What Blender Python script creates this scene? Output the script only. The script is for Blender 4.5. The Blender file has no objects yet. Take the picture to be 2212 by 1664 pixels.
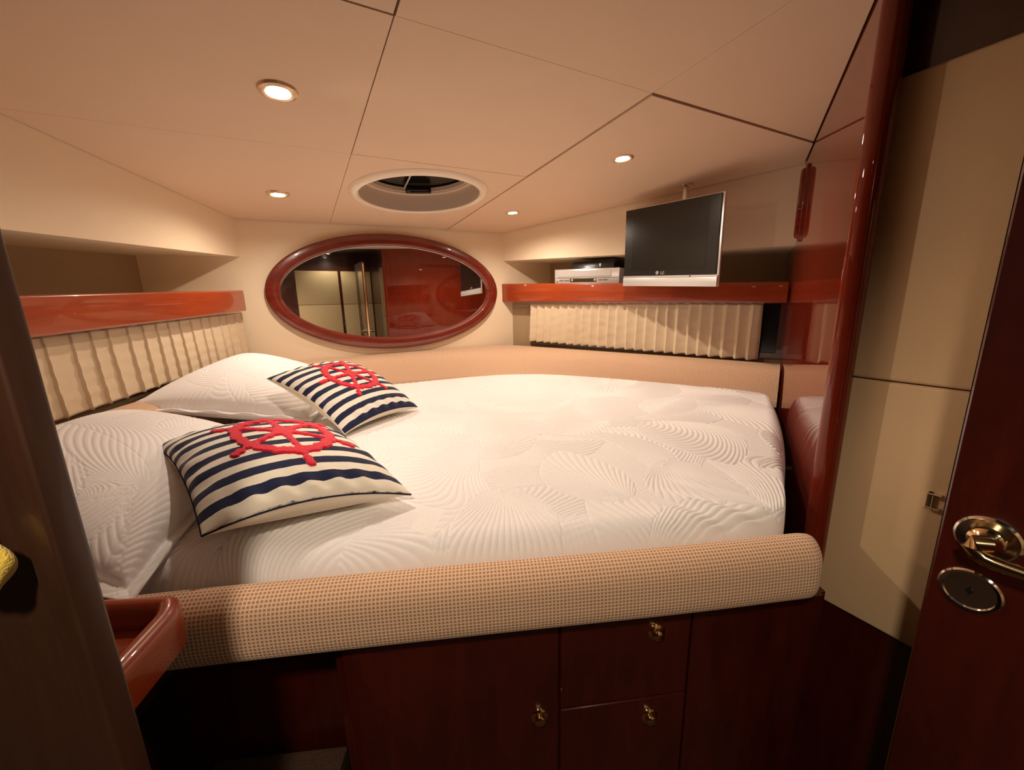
import bpy, bmesh, math, random
import numpy as np
from mathutils import Vector, Matrix

random.seed(7); np.random.seed(7)
SC = bpy.context.scene
COL = SC.collection
S = 1.2          # metres per layout unit
EYE = 1.45       # eye height above the cabin floor, metres

def W(p):
    return np.array([p[0]*S, p[1]*S, p[2]*S + EYE])

# ------------------------------------------------------------------ camera
def make_camera():
    f = 840.0; w, h = 2212.0, 1664.0
    down = np.array([1200-w/2, 4800-h/2, f]); down /= np.linalg.norm(down)
    up = -down
    yy = np.array([0, 0, 1.0]); yy = yy - up*(yy@up); yy /= np.linalg.norm(yy)
    xx = np.cross(yy, up)
    B = np.array([xx, yy, up])
    r = B@np.array([1, 0, 0]); u = B@np.array([0, -1, 0]); b = B@np.array([0, 0, -1])
    cd = bpy.data.cameras.new('camera'); cam = bpy.data.objects.new('camera', cd); COL.objects.link(cam)
    m = Matrix.Identity(4)
    for i in range(3):
        m[i][0] = r[i]; m[i][1] = u[i]; m[i][2] = b[i]
    m[2][3] = EYE
    cam.matrix_world = m
    cd.sensor_fit = 'HORIZONTAL'; cd.sensor_width = 36.0; cd.lens = f/w*36.0
    cd.clip_start = 0.02; cd.clip_end = 50
    SC.camera = cam
make_camera()

# ------------------------------------------------------------------ world, exposure
wd = bpy.data.worlds.new('world'); SC.world = wd; wd.use_nodes = True
wd.node_tree.nodes['Background'].inputs[0].default_value = (0.25, 0.18, 0.12, 1)
wd.node_tree.nodes['Background'].inputs[1].default_value = 0.02
SC.view_settings.view_transform = 'Standard'
SC.view_settings.look = 'None'
SC.view_settings.gamma = 1.0
SC.view_settings.use_curve_mapping = False
SC.view_settings.exposure = 0.04
SC.cycles.max_bounces = 10
SC.cycles.diffuse_bounces = 6
SC.cycles.sample_clamp_indirect = 4.0

# ceiling plane (slopes a little with the deck)
NC = np.array([-.04, .03, 1.0])
def zc(x, y): return .5 + .04*x - .03*y
DOWN = -NC/np.linalg.norm(NC)

# ------------------------------------------------------------------ lights
def lamp(name, p, power, color, size, blend, radius, aim=None):
    ld = bpy.data.lights.new(name, 'SPOT'); ld.energy = power; ld.color = color
    ld.spot_size = math.radians(size); ld.spot_blend = blend; ld.shadow_soft_size = radius
    o = bpy.data.objects.new(name, ld); COL.objects.link(o)
    o.location = W(p)
    d = Vector(aim if aim is not None else DOWN)
    o.rotation_euler = d.to_track_quat('-Z', 'Y').to_euler()
    return o
WARM = (1.0, .83, .66)
LPOS = [(-.482, .939), (-.856, 1.57), (.392, 1.444), (.023, 2.058)]
#        wide, narrow power for each downlight
LPOW = [(10.0, 8.0, 66, 168), (17.0, 7.0, 90, 168), (22.0, .0, 90, 162), (23.0, 1.0, 90, 166)]
for (x, y), (pw, pn, an, wa_) in zip(LPOS, LPOW):
    lamp('downlight_glow', (x, y, zc(x, y)-.016), pw, WARM, wa_, .85, .012)
    lamp('downlight_beam', (x, y, zc(x, y)-.016), pn, (1.0, .92, .84), an, 1.0, .012)
# extra spot added at the nearest fitting to brighten the cabin's right side
lamp('added_side_spot', (LPOS[0][0], LPOS[0][1], zc(*LPOS[0])-.018), 9.0, WARM, 112, 1.0, .012, (.85, .10, -.78))
# downlight of the passage behind the photographer
AFTL = (-.14, -.26)
lamp('passage_glow', (AFTL[0], AFTL[1], zc(*AFTL)-.03), 42.0, (1.0, .83, .64), 150, .6, .045)

AFT2 = (.78, -.36)
lamp('passage_glow', (AFT2[0], AFT2[1], zc(*AFT2)-.03), 6.0, (1.0, .93, .74), 160, .6, .03)

# ------------------------------------------------------------------ materials
MATS = {}
def nodes_of(name):
    m = bpy.data.materials.new(name); m.use_nodes = True
    nt = m.node_tree; return m, nt, nt.nodes['Principled BSDF']
def N(nt, t, **kw):
    n = nt.nodes.new(t)
    for k, v in kw.items(): setattr(n, k, v)
    return n
def L(nt, a, b): nt.links.new(a, b)

def simple(name, col, rough=.5, metal=0, coat=0, noise=0, nscale=40, bump=0, bscale=300, sheen=0, spec=.5, emit=None, trans=0):
    m, nt, p = nodes_of(name)
    p.inputs['Base Color'].default_value = (*col, 1)
    p.inputs['Roughness'].default_value = rough
    p.inputs['Metallic'].default_value = metal
    p.inputs['Coat Weight'].default_value = coat
    p.inputs['Coat Roughness'].default_value = .02
    p.inputs['Sheen Weight'].default_value = sheen
    p.inputs['Specular IOR Level'].default_value = spec
    p.inputs['Transmission Weight'].default_value = trans
    tc = N(nt, 'ShaderNodeTexCoord')
    if noise:
        nz = N(nt, 'ShaderNodeTexNoise'); nz.inputs['Scale'].default_value = nscale; nz.inputs['Detail'].default_value = 5
        L(nt, tc.outputs['Object'], nz.inputs['Vector'])
        mx = N(nt, 'ShaderNodeMix', data_type='RGBA')
        mx.inputs[6].default_value = (*[c*(1-noise) for c in col], 1)
        mx.inputs[7].default_value = (*[min(1, c*(1+noise)) for c in col], 1)
        L(nt, nz.outputs['Fac'], mx.inputs[0]); L(nt, mx.outputs[2], p.inputs['Base Color'])
    if bump:
        nb = N(nt, 'ShaderNodeTexNoise'); nb.inputs['Scale'].default_value = bscale; nb.inputs['Detail'].default_value = 3
        L(nt, tc.outputs['Object'], nb.inputs['Vector'])
        bp = N(nt, 'ShaderNodeBump'); bp.inputs['Strength'].default_value = bump; bp.inputs['Distance'].default_value = .002
        L(nt, nb.outputs['Fac'], bp.inputs['Height']); L(nt, bp.outputs[0], p.inputs['Normal'])
    if emit:
        p.inputs['Emission Color'].default_value = (*emit[0], 1); p.inputs['Emission Strength'].default_value = emit[1]
    MATS[name] = m; return m

def wood(name, dark, mid, rough=.25, coat=1.0, stretch=(3, 3, 30), spec=.5):
    m, nt, p = nodes_of(name); p.inputs['Coat IOR'].default_value = 1.5
    tc = N(nt, 'ShaderNodeTexCoord'); mp = N(nt, 'ShaderNodeMapping'); mp.inputs['Scale'].default_value = stretch
    L(nt, tc.outputs['Object'], mp.inputs[0])
    nz = N(nt, 'ShaderNodeTexNoise'); nz.inputs['Scale'].default_value = 3.0; nz.inputs['Detail'].default_value = 8; nz.inputs['Roughness'].default_value = .65
    nz.inputs['Distortion'].default_value = .6
    L(nt, mp.outputs[0], nz.inputs['Vector'])
    nf = N(nt, 'ShaderNodeTexNoise'); nf.inputs['Scale'].default_value = 2.2; nf.inputs['Detail'].default_value = 2
    L(nt, tc.outputs['Object'], nf.inputs['Vector'])
    ad = N(nt, 'ShaderNodeMath', operation='MULTIPLY_ADD'); ad.inputs[1].default_value = .6; L(nt, nz.outputs['Fac'], ad.inputs[0])
    ml = N(nt, 'ShaderNodeMath', operation='MULTIPLY'); ml.inputs[1].default_value = .4; L(nt, nf.outputs['Fac'], ml.inputs[0]); L(nt, ml.outputs[0], ad.inputs[2])
    cr = N(nt, 'ShaderNodeValToRGB'); cr.color_ramp.elements[0].position = .34; cr.color_ramp.elements[1].position = .66
    cr.color_ramp.elements[0].color = (*dark, 1); cr.color_ramp.elements[1].color = (*mid, 1)
    L(nt, ad.outputs[0], cr.inputs[0]); L(nt, cr.outputs[0], p.inputs['Base Color'])
    p.inputs['Roughness'].default_value = rough
    p.inputs['Coat Weight'].default_value = coat; p.inputs['Coat Roughness'].default_value = .015
    p.inputs['Specular IOR Level'].default_value = spec
    MATS[name] = m; return m

def waffle(name, light, dark, period):
    """open basket weave: pale threads in a grid with small darker holes; uv is in metres"""
    m, nt, p = nodes_of(name)
    uv = N(nt, 'ShaderNodeUVMap'); sp = N(nt, 'ShaderNodeSeparateXYZ'); L(nt, uv.outputs[0], sp.inputs[0])
    out = []
    for i in (0, 1):
        a = N(nt, 'ShaderNodeMath', operation='MULTIPLY'); a.inputs[1].default_value = 2*math.pi/period; L(nt, sp.outputs[i], a.inputs[0])
        b = N(nt, 'ShaderNodeMath', operation='SINE'); L(nt, a.outputs[0], b.inputs[0])
        c = N(nt, 'ShaderNodeMapRange'); c.inputs[1].default_value = -.65; c.inputs[2].default_value = .15; L(nt, b.outputs[0], c.inputs[0])
        out.append(c)
    ml = N(nt, 'ShaderNodeMath', operation='MULTIPLY'); L(nt, out[0].outputs[0], ml.inputs[0]); L(nt, out[1].outputs[0], ml.inputs[1])
    mx = N(nt, 'ShaderNodeMix', data_type='RGBA'); mx.inputs[6].default_value = (*light, 1); mx.inputs[7].default_value = (*dark, 1)
    L(nt, ml.outputs[0], mx.inputs[0]); L(nt, mx.outputs[2], p.inputs['Base Color'])
    bp = N(nt, 'ShaderNodeBump', invert=True); bp.inputs['Strength'].default_value = .6; bp.inputs['Distance'].default_value = .0015
    L(nt, ml.outputs[0], bp.inputs['Height']); L(nt, bp.outputs[0], p.inputs['Normal'])
    p.inputs['Roughness'].default_value = .85; p.inputs['Sheen Weight'].default_value = .15
    p.inputs['Specular IOR Level'].default_value = .2
    MATS[name] = m; return m

def stripes(name, count, phase, navy, cream):
    m, nt, p = nodes_of(name)
    uv = N(nt, 'ShaderNodeUVMap'); sp = N(nt, 'ShaderNodeSeparateXYZ'); L(nt, uv.outputs[0], sp.inputs[0])
    tc = N(nt, 'ShaderNodeTexCoord'); nz = N(nt, 'ShaderNodeTexNoise'); nz.inputs['Scale'].default_value = 60; L(nt, tc.outputs['Object'], nz.inputs['Vector'])
    w = N(nt, 'ShaderNodeMath', operation='MULTIPLY_ADD'); w.inputs[1].default_value = .008; L(nt, nz.outputs['Fac'], w.inputs[0]); L(nt, sp.outputs[1], w.inputs[2])
    a = N(nt, 'ShaderNodeMath', operation='MULTIPLY_ADD'); a.inputs[1].default_value = count; a.inputs[2].default_value = phase; L(nt, w.outputs[0], a.inputs[0])
    fr = N(nt, 'ShaderNodeMath', operation='FRACT'); L(nt, a.outputs[0], fr.inputs[0])
    mr = N(nt, 'ShaderNodeMapRange'); mr.inputs[1].default_value = .49; mr.inputs[2].default_value = .51; L(nt, fr.outputs[0], mr.inputs[0])
    mx = N(nt, 'ShaderNodeMix', data_type='RGBA'); mx.inputs[6].default_value = (*navy, 1); mx.inputs[7].default_value = (*cream, 1)
    L(nt, mr.outputs[0], mx.inputs[0]); L(nt, mx.outputs[2], p.inputs['Base Color'])
    nb = N(nt, 'ShaderNodeTexNoise'); nb.inputs['Scale'].default_value = 700; L(nt, tc.outputs['Object'], nb.inputs['Vector'])
    bp = N(nt, 'ShaderNodeBump'); bp.inputs['Strength'].default_value = .25; bp.inputs['Distance'].default_value = .001
    L(nt, nb.outputs['Fac'], bp.inputs['Height']); L(nt, bp.outputs[0], p.inputs['Normal'])
    p.inputs['Roughness'].default_value = .85; p.inputs['Specular IOR Level'].default_value = .2; p.inputs['Sheen Weight'].default_value = .1
    MATS[name] = m; return m

CEIL = simple('ceiling_vinyl', (.73, .545, .395), .55, noise=.03, nscale=6, bump=.12, bscale=500, spec=.3)
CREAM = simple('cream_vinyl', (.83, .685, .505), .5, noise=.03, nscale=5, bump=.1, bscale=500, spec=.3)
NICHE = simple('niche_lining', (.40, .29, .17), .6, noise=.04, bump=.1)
PADDED = simple('padded_panel_vinyl', (.76, .53, .30), .45, noise=.04, nscale=8, bump=.15, bscale=400, spec=.35)
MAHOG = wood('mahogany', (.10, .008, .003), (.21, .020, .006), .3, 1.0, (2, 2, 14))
MAHOGH = wood('mahogany_shelf', (.24, .030, .006), (.38, .055, .010), .3, .7, (2, 2, 26))
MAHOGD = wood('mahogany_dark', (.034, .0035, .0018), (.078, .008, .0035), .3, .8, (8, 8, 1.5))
MAHOGB = wood('mahogany_bulkhead', (.12, .012, .005), (.20, .022, .008), .22, 1.0, (6, 6, 1.5), .0)
TEAK = wood('satin_brown_wood', (.030, .011, .005), (.058, .021, .010), .45, .15, (14, 14, 1.2))
WAFF = waffle('basket_weave', (.76, .52, .35), (.40, .21, .115), .0068)
QUILT = simple('white_quilt', (.84, .81, .80), .85, bump=.25, bscale=900, sheen=.2, spec=.15)
CURT = simple('curtain_cloth', (.66, .53, .37), .8, noise=.05, nscale=30, bump=.2, bscale=600, sheen=.1, spec=.15)
COTTON = simple('cream_cotton', (.84, .76, .62), .85, bump=.25, bscale=800, spec=.15)
NAVY = simple('navy_piping', (.012, .014, .045), .8, spec=.2)
STR1 = stripes('striped_cotton_near', 9.6, .46, (.016, .020, .060), (.86, .80, .67))
STR2 = stripes('striped_cotton_far', 9.5, .02, (.016, .020, .060), (.88, .83, .72))
RED = simple('red_chenille', (.86, .014, .045), .9, noise=.25, nscale=160, bump=1.0, bscale=500, sheen=.4, spec=.1)
CHROME = simple('chrome', (.80, .76, .70), .12, metal=1)
BRASS = simple('polished_brass', (.83, .62, .34), .14, metal=1)
SILVER = simple('silver_plastic', (.62, .61, .60), .35, metal=.35, spec=.5)
SILVERL = simple('silver_trim', (.78, .76, .74), .25, metal=.5)
BLACK = simple('black_plastic', (.010, .009, .009), .28)
SCREEN = simple('black_screen', (.009, .009, .007), .24, spec=.5)
DISPLAY = simple('dark_display', (.05, .04, .015), .1)
GREY = simple('grey_print', (.35, .34, .33), .5)
DGREY = simple('dark_grey_print', (.10, .10, .10), .5)
MIRROR = simple('mirror_silvering', (.90, .92, .88), .01, metal=1)
GEL = simple('moulded_hatch_ring', (.86, .74, .60), .3, coat=.3)
LINER = simple('hatch_liner', (.62, .50, .40), .6)
SMOKE = simple('smoked_acrylic', (.008, .007, .006), .15)
YEL = simple('yellow_terry', (.85, .60, .09), .95, noise=.2, nscale=120, bump=1.0, bscale=400, sheen=.5, spec=.1)
CARPET = simple('carpet', (.08, .045, .03), .95, noise=.3, nscale=200, bump=.8, bscale=300, spec=.1)
BULB = simple('lamp_lens', (1, .9, .8), .3, emit=((1.0, .80, .55), 28.0))
RIMM = simple('lamp_rim', (.72, .52, .34), .25, metal=.6)

# ------------------------------------------------------------------ mesh helpers
class MB:
    def __init__(s): s.v = []; s.f = []; s.uv = {}; s.n = 0
    def add(s, vs, fs, uv=None):
        vs = np.asarray(vs, float); b = s.n
        s.v.append(vs); s.f += [tuple(i+b for i in f) for f in fs]
        if uv is not None: s.uv[b] = np.asarray(uv, float)
        s.n += len(vs); return s
    def hexa(s, bot, top):      # two matching point loops
        n = len(bot); vs = list(bot)+list(top)
        fs = [tuple(range(n-1, -1, -1)), tuple(range(n, 2*n))]+[(i, (i+1) % n, n+(i+1) % n, n+i) for i in range(n)]
        return s.add(vs, fs)
    def box(s, o, a, b, c):     # corner and three edge vectors
        o, a, b, c = [np.array(q, float) for q in (o, a, b, c)]
        return s.hexa([o, o+a, o+a+b, o+b], [o+c, o+a+c, o+a+b+c, o+b+c])
    def loop(s, rings, close=True, cap=False):   # rings: list of equal-length loops of points
        m = len(rings[0]); k = len(rings); vs = np.concatenate([np.asarray(r, float) for r in rings]); fs = []
        for i in range(k-1):
            for j in range(m if close else m-1):
                fs.append((i*m+j, i*m+(j+1) % m, (i+1)*m+(j+1) % m, (i+1)*m+j))
        if cap: fs.append(tuple(range(m-1, -1, -1))); fs.append(tuple((k-1)*m+j for j in range(m)))
        return s.add(vs, fs)
    def tube(s, path, r, seg=12, cap=True):
        path = [np.array(p, float) for p in path]; rings = []
        rr = r if hasattr(r, '__len__') else [r]*len(path)
        t0 = path[1]-path[0]; ref = np.array([0, 0, 1.0]) if abs(t0[2]) < .8*np.linalg.norm(t0) else np.array([1.0, 0, 0])
        for i, p in enumerate(path):
            t = path[min(i+1, len(path)-1)]-path[max(i-1, 0)]; t /= np.linalg.norm(t)
            a = np.cross(t, ref); a /= np.linalg.norm(a); b = np.cross(t, a)
            rings.append([p+rr[i]*(a*math.cos(q)+b*math.sin(q)) for q in np.linspace(0, 2*math.pi, seg, endpoint=False)])
        return s.loop(rings, True, cap)
    def lathe(s, c, ax, prof, seg=32, cap=False, sx=1, sy=1, e1=None):   # prof: (radius, height along ax)
        c = np.array(c, float); ax = np.array(ax, float); ax /= np.linalg.norm(ax)
        if e1 is None:
            ref = np.array([0, 0, 1.0]) if abs(ax[2]) < .8 else np.array([1.0, 0, 0]); e1 = np.cross(ax, ref)
        e1 = np.array(e1, float); e1 /= np.linalg.norm(e1); e2 = np.cross(ax, e1)
        rings = [[c+ax*h+r*(sx*e1*math.cos(q)+sy*e2*math.sin(q)) for q in np.linspace(0, 2*math.pi, seg, endpoint=False)] for r, h in prof]
        return s.loop(rings, True, cap)
    def grid(s, P, uv=None, flip=False):
        n, m = P.shape[:2]; I = np.arange(n*m).reshape(n, m)
        q = np.stack([I[:-1, :-1], I[1:, :-1], I[1:, 1:], I[:-1, 1:]], -1).reshape(-1, 4)
        if flip: q = q[:, ::-1]
        return s.add(P.reshape(-1, 3), [tuple(r) for r in q.tolist()], None if uv is None else uv.reshape(-1, 2))

def link(name, me, parent, origin):
    o = bpy.data.objects.new(name, me); COL.objects.link(o)
    if parent is not None: o.parent = parent
    else: o.location = W(origin)
    return o

def build(mb, name, mat, parent=None, origin=None, bevel=0, seg=2, smooth=True, ang=35, solid=0):
    """one mesh object from an MB; points are layout units, stored relative to the thing's base"""
    vs = np.concatenate(mb.v)
    if parent is not None: org = np.array(parent['_o'])
    elif origin is not None: org = np.array(origin, float)
    else: org = np.array([vs[:, 0].mean(), vs[:, 1].mean(), vs[:, 2].min()])
    me = bpy.data.meshes.new(name)
    me.from_pydata(((vs-org)*S).tolist(), [], mb.f)
    if mb.uv:
        arr = np.zeros((mb.n, 2))
        for b, u in mb.uv.items(): arr[b:b+len(u)] = u
        ul = me.uv_layers.new(name='UVMap'); li = np.zeros(len(me.loops), dtype=np.int32); me.loops.foreach_get('vertex_index', li)
        ul.data.foreach_set('uv', arr[li].ravel())
    if len(me.vertices) < 20000:
        bm = bmesh.new(); bm.from_mesh(me)
        bmesh.ops.recalc_face_normals(bm, faces=bm.faces)
        if bevel:
            es = [e for e in bm.edges if len(e.link_faces) == 2 and e.calc_face_angle(0) > .5]
            bmesh.ops.bevel(bm, geom=es, offset=bevel*S, segments=seg, affect='EDGES', profile=.5, clamp_overlap=True)
        bm.to_mesh(me); bm.free()
    if smooth:
        me.polygons.foreach_set('use_smooth', [True]*len(me.polygons))
        if len(me.vertices) < 20000: me.set_sharp_from_angle(angle=math.radians(ang))
    me.materials.append(mat)
    o = link(name, me, parent, org)
    o['_o'] = org.tolist()
    return o

def tag(o, label=None, cat=None, group=None, kind=None):
    if label: o['label'] = label
    if cat: o['category'] = cat
    if group: o['group'] = group
    if kind: o['kind'] = kind
    return o
def thing(name, label, cat, origin, group=None, kind=None):
    o = bpy.data.objects.new(name, None); COL.objects.link(o); o.location = W(origin); o.empty_display_size = .05
    o['_o'] = list(map(float, origin)); return tag(o, label, cat, group, kind)
def V(*a): return np.array(a, float)
def unit(a): a = np.array(a, float); return a/np.linalg.norm(a)
def lerp(a, b, t): return np.asarray(a, float)*(1-t)+np.asarray(b, float)*t
def spline(pts, n):
    """smooth curve through points (Catmull-Rom), n samples evenly by length"""
    P = np.asarray(pts, float); P = np.vstack([2*P[0]-P[1], P, 2*P[-1]-P[-2]]); out = []
    for i in range(1, len(P)-2):
        t = np.linspace(0, 1, 24, endpoint=False)[:, None]
        p0, p1, p2, p3 = P[i-1], P[i], P[i+1], P[i+2]
        out.append(.5*((2*p1)+(-p0+p2)*t+(2*p0-5*p1+4*p2-p3)*t**2+(-p0+3*p1-3*p2+p3)*t**3))
    Q = np.vstack(out+[P[-2][None]]); d = np.r_[0, np.cumsum(np.linalg.norm(np.diff(Q, axis=0), axis=1))]
    t = np.linspace(0, d[-1], n)
    return np.stack([np.interp(t, d, Q[:, k]) for k in range(Q.shape[1])], -1)

# ------------------------------------------------------------------ plan of the cabin
A = V(-1.22, 1.852); B = V(-.037, 2.521); C = V(1.134, 1.614); D = V(.609, .728)
LW = V(-1.096, .953)                       # a point on the left side
dl = unit(LW-A); dr = unit(C-B); df = unit(B-A); db = unit(D-C)
nl = V(-.991, -.137); nr = V(.612, .791)   # outward normals of the sides
nf = V(-.492, .871)                        # outward of the far wall
nb = V(.86, -.51)                          # outward of the bulkhead
FLOOR = -1.2
def p3(p, z): return V(p[0], p[1], z)
def slab(mb, p, q, out, th, z0, z1):
    """vertical slab from p to q, thickness th towards out; z0, z1 are numbers or functions of xy"""
    f0 = z0 if callable(z0) else (lambda a: z0); f1 = z1 if callable(z1) else (lambda a: z1)
    pts = [p, q, q+out*th, p+out*th]
    return mb.hexa([p3(a, f0(a)) for a in pts], [p3(a, f1(a)) for a in pts])
ZC = lambda a: zc(a[0], a[1])
ZCU = lambda a: zc(a[0], a[1])+.02
LN = A-dl*0; LE = A+dl*1.72                # left side from far corner to near end
ND = .33                                   # depth of the side lockers behind the valances

# floor
m = MB(); m.box((-2.0, -1.6, FLOOR-.03), (4.4, 0, 0), (0, 4.6, 0), (0, 0, .03))
tag(build(m, 'floor', CARPET), 'dark carpeted cabin floor in front of the berth', kind='structure')

# ceiling: backing slab, with the upholstered panels hung under it
ceil = MB(); cp = [V(-2.0, -1.6), V(2.4, -1.6), V(2.4, 3.2), V(-2.0, 3.2)]
HC = V(-.348, 1.687)                       # roof hatch centre
def ringslab(mb, outer, cx, r, zb, zt, seg=48):
    """polygon with a round hole"""
    angs = np.linspace(0, 2*math.pi, seg, endpoint=False)
    inn = [cx+r*V(math.cos(a), math.sin(a)) for a in angs]
    out = []
    for a in angs:
        d = V(math.cos(a), math.sin(a)); best = 1e9
        for i in range(len(outer)):
            p, q = outer[i], outer[(i+1) % len(outer)]; e = q-p
            den = d[0]*(-e[1])+d[1]*e[0]
            if abs(den) < 1e-9: continue
            rr = p-cx; t = (rr[0]*(-e[1])+rr[1]*e[0])/den; u = (d[0]*rr[1]-d[1]*rr[0])/den
            if t > 0 and -1e-6 <= u <= 1+1e-6: best = min(best, t)
        out.append(cx+d*best)
    # snap nearest sample to each outer corner
    for c in outer:
        k = int(np.argmin([np.linalg.norm(o-c) for o in out])); out[k] = np.array(c)
    vs = [p3(p, zb(p)) for p in inn]+[p3(p, zb(p)) for p in out]+[p3(p, zt(p)) for p in inn]+[p3(p, zt(p)) for p in out]
    n = seg; fs = []
    for i in range(n):
        j = (i+1) % n
        fs += [(i, j, n+j, n+i), (2*n+i, 3*n+i, 3*n+j, 2*n+j), (i, 2*n+i, 2*n+j, j), (n+i, n+j, 3*n+j, 3*n+i)]
    mb.add(vs, fs)
ringslab(ceil, cp, HC, .236, lambda a: zc(*a)+.008, lambda a: zc(*a)+.03)
ceiling = tag(build(ceil, 'ceiling', BLACK, smooth=False), 'low cream upholstered cabin ceiling made of large panels', kind='structure')
E2 = V(math.sin(math.radians(61.5)), math.cos(math.radians(61.5))); E1 = V(math.sin(math.radians(-29.0)), math.cos(math.radians(-29.0)))
def st(s, t):      # oblique grid of the panel joints
    det = E2[0]*E1[1]-E2[1]*E1[0]
    return V((s*E1[1]-t*E2[1])/det, (t*E2[0]-s*E1[0])/det)
room = [A, B, C, C+db*2.6, LE+dl*.75, LE]
rc_ = sum(room)/len(room); room = [rc_+(q-rc_)*.9965 for q in room]     # shadow gap along the walls
def clip(poly, cl):
    out = poly; cen = sum(cl)/len(cl)
    for i in range(len(cl)):
        p, q = cl[i], cl[(i+1) % len(cl)]; n = V(-(q-p)[1], (q-p)[0])
        if n@(cen-p) < 0: n = -n
        new = []
        for j in range(len(out)):
            a, b = out[j], out[(j+1) % len(out)]; fa, fb = n@(a-p), n@(b-p)
            if fa >= 0: new.append(a)
            if fa*fb < 0: new.append(a+(b-a)*fa/(fa-fb))
        out = new
        if not out: return []
    return out
ss = [-1.4, .203, .812, 2.2]; ts = [-.6, .75, 1.338, 3.0]
# (s range, t range, half gaps: s-, s+, t-, t+, drop)
TH, MD, FN = .0022, .0012, .0004
cells = [((0, 1), (0, 1), 0, TH, 0, TH, 0), ((1, 2), (0, 1), TH, FN, 0, FN, 0), ((2, 3), (0, 1), FN, 0, 0, TH, 0),
         ((0, 1), (1, 2), 0, MD, TH, FN, 0), ((1, 2), (1, 2), MD, TH, FN, MD, 0), ((2, 3), (1, 3), TH, 0, TH, 0, -.004),
         ((0, 1), (2, 3), 0, FN*2, FN, 0, 0), ((1, 2), (2, 3), FN*2, FN, MD, 0, 0)]
for (i0, i1), (j0, j1), a0, a1, b0, b1, dz in cells:
    q = [st(ss[i0]+a0, ts[j0]+b0), st(ss[i1]-a1, ts[j0]+b0), st(ss[i1]-a1, ts[j1]-b1), st(ss[i0]+a0, ts[j1]-b1)]
    poly = clip(q, room)
    if len(poly) < 3: continue
    m = MB()
    if (i0, j0) == (1, 2): ringslab(m, poly, HC, .236, lambda a: zc(*a)+dz, lambda a: zc(*a)+.0079)
    else: m.hexa([p3(p, zc(*p)+dz) for p in poly], [p3(p, zc(*p)+.0079) for p in poly])
    build(m, 'panel', CEIL, ceiling, smooth=False)

# far wall, runs past the corners into the side lockers
m = MB(); slab(m, A-df*.42, B+df*.42, nf, .03, FLOOR, ZCU)
tag(build(m, 'wall_far', CREAM, smooth=False), 'cream vinyl far wall carrying the oval mirror', kind='structure')
# left side: hull lining behind the curtain, and back of the locker
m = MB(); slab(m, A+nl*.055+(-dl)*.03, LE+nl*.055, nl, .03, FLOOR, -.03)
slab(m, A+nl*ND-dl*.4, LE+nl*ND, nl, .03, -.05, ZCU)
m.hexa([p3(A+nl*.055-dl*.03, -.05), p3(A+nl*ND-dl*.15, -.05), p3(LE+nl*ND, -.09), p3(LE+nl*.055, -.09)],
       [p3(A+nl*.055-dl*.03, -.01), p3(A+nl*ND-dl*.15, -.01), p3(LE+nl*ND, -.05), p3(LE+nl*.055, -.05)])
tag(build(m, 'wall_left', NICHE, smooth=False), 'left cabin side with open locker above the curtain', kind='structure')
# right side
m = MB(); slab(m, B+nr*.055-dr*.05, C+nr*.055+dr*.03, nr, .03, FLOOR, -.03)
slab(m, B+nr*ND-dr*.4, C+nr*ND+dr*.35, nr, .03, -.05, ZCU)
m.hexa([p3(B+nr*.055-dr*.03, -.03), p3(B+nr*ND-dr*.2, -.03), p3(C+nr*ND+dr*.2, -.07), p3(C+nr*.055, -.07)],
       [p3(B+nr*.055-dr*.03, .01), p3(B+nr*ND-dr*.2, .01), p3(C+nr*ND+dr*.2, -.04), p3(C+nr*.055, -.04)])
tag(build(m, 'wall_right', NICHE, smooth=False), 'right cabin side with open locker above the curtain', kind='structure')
# windows behind the curtains: dark glass in mahogany frames
def window(name, p, q, out, label, zb, zt):
    m = MB(); a, b = p+out*.040, q+out*.040; u = unit(b-a)
    for (a_, b_, z0, z1) in ((a, b, zb, zb+.022), (a, b, zt-.02, zt), (a, a+u*.022, zb+.022, zt-.02), (b-u*.022, b, zb+.022, zt-.02)):
        slab(m, a_, b_, out, .0145, z0, z1)
    w = tag(build(m, name, MAHOGD, smooth=False), label, kind='structure')
    m = MB(); slab(m, a+u*.022+out*.008, b-u*.022+out*.008, out, .004, zb+.022, zt-.02); build(m, 'window_glass', SMOKE, w, smooth=False)
window('window_1', B+dr*.17, C-dr*.004, nr, 'dark cabin window behind the right pleated curtain', -.262, -.010)
window('window_2', A+dl*.03, LE, nl, 'dark cabin window behind the left pleated curtain', -.255, -.035)
# valances between ceiling and lockers
def zL(a): return .232+(.18-.232)*np.clip(((a-A)@dl)/.97, -1, 3)
def zR(a): return .255+(.196-.255)*((a-B)@dr)/1.48
m = MB(); slab(m, A-dl*.01, LE, nl, .012, zL, ZCU)
m.hexa([p3(a, zL(a)) for a in (A+nl*.012, LE+nl*.012, LE+nl*ND, A+nl*ND-dl*.35)], [p3(a, zL(a)+.01) for a in (A+nl*.012, LE+nl*.012, LE+nl*ND, A+nl*ND-dl*.35)])
tag(build(m, 'trim_1', CREAM, smooth=False), 'cream valance panel over the left locker', kind='structure')
m = MB(); slab(m, B-dr*.01, C+dr*.0, nr, .012, zR, ZCU)
m.hexa([p3(a, zR(a)) for a in (B+nr*.012, C+nr*.012, C+nr*ND+dr*.3, B+nr*ND-dr*.35)], [p3(a, zR(a)+.01) for a in (B+nr*.012, C+nr*.012, C+nr*ND+dr*.3, B+nr*ND-dr*.35)])
tag(build(m, 'trim_2', CREAM, smooth=False), 'cream valance panel over the right locker behind the television', kind='structure')

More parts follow.
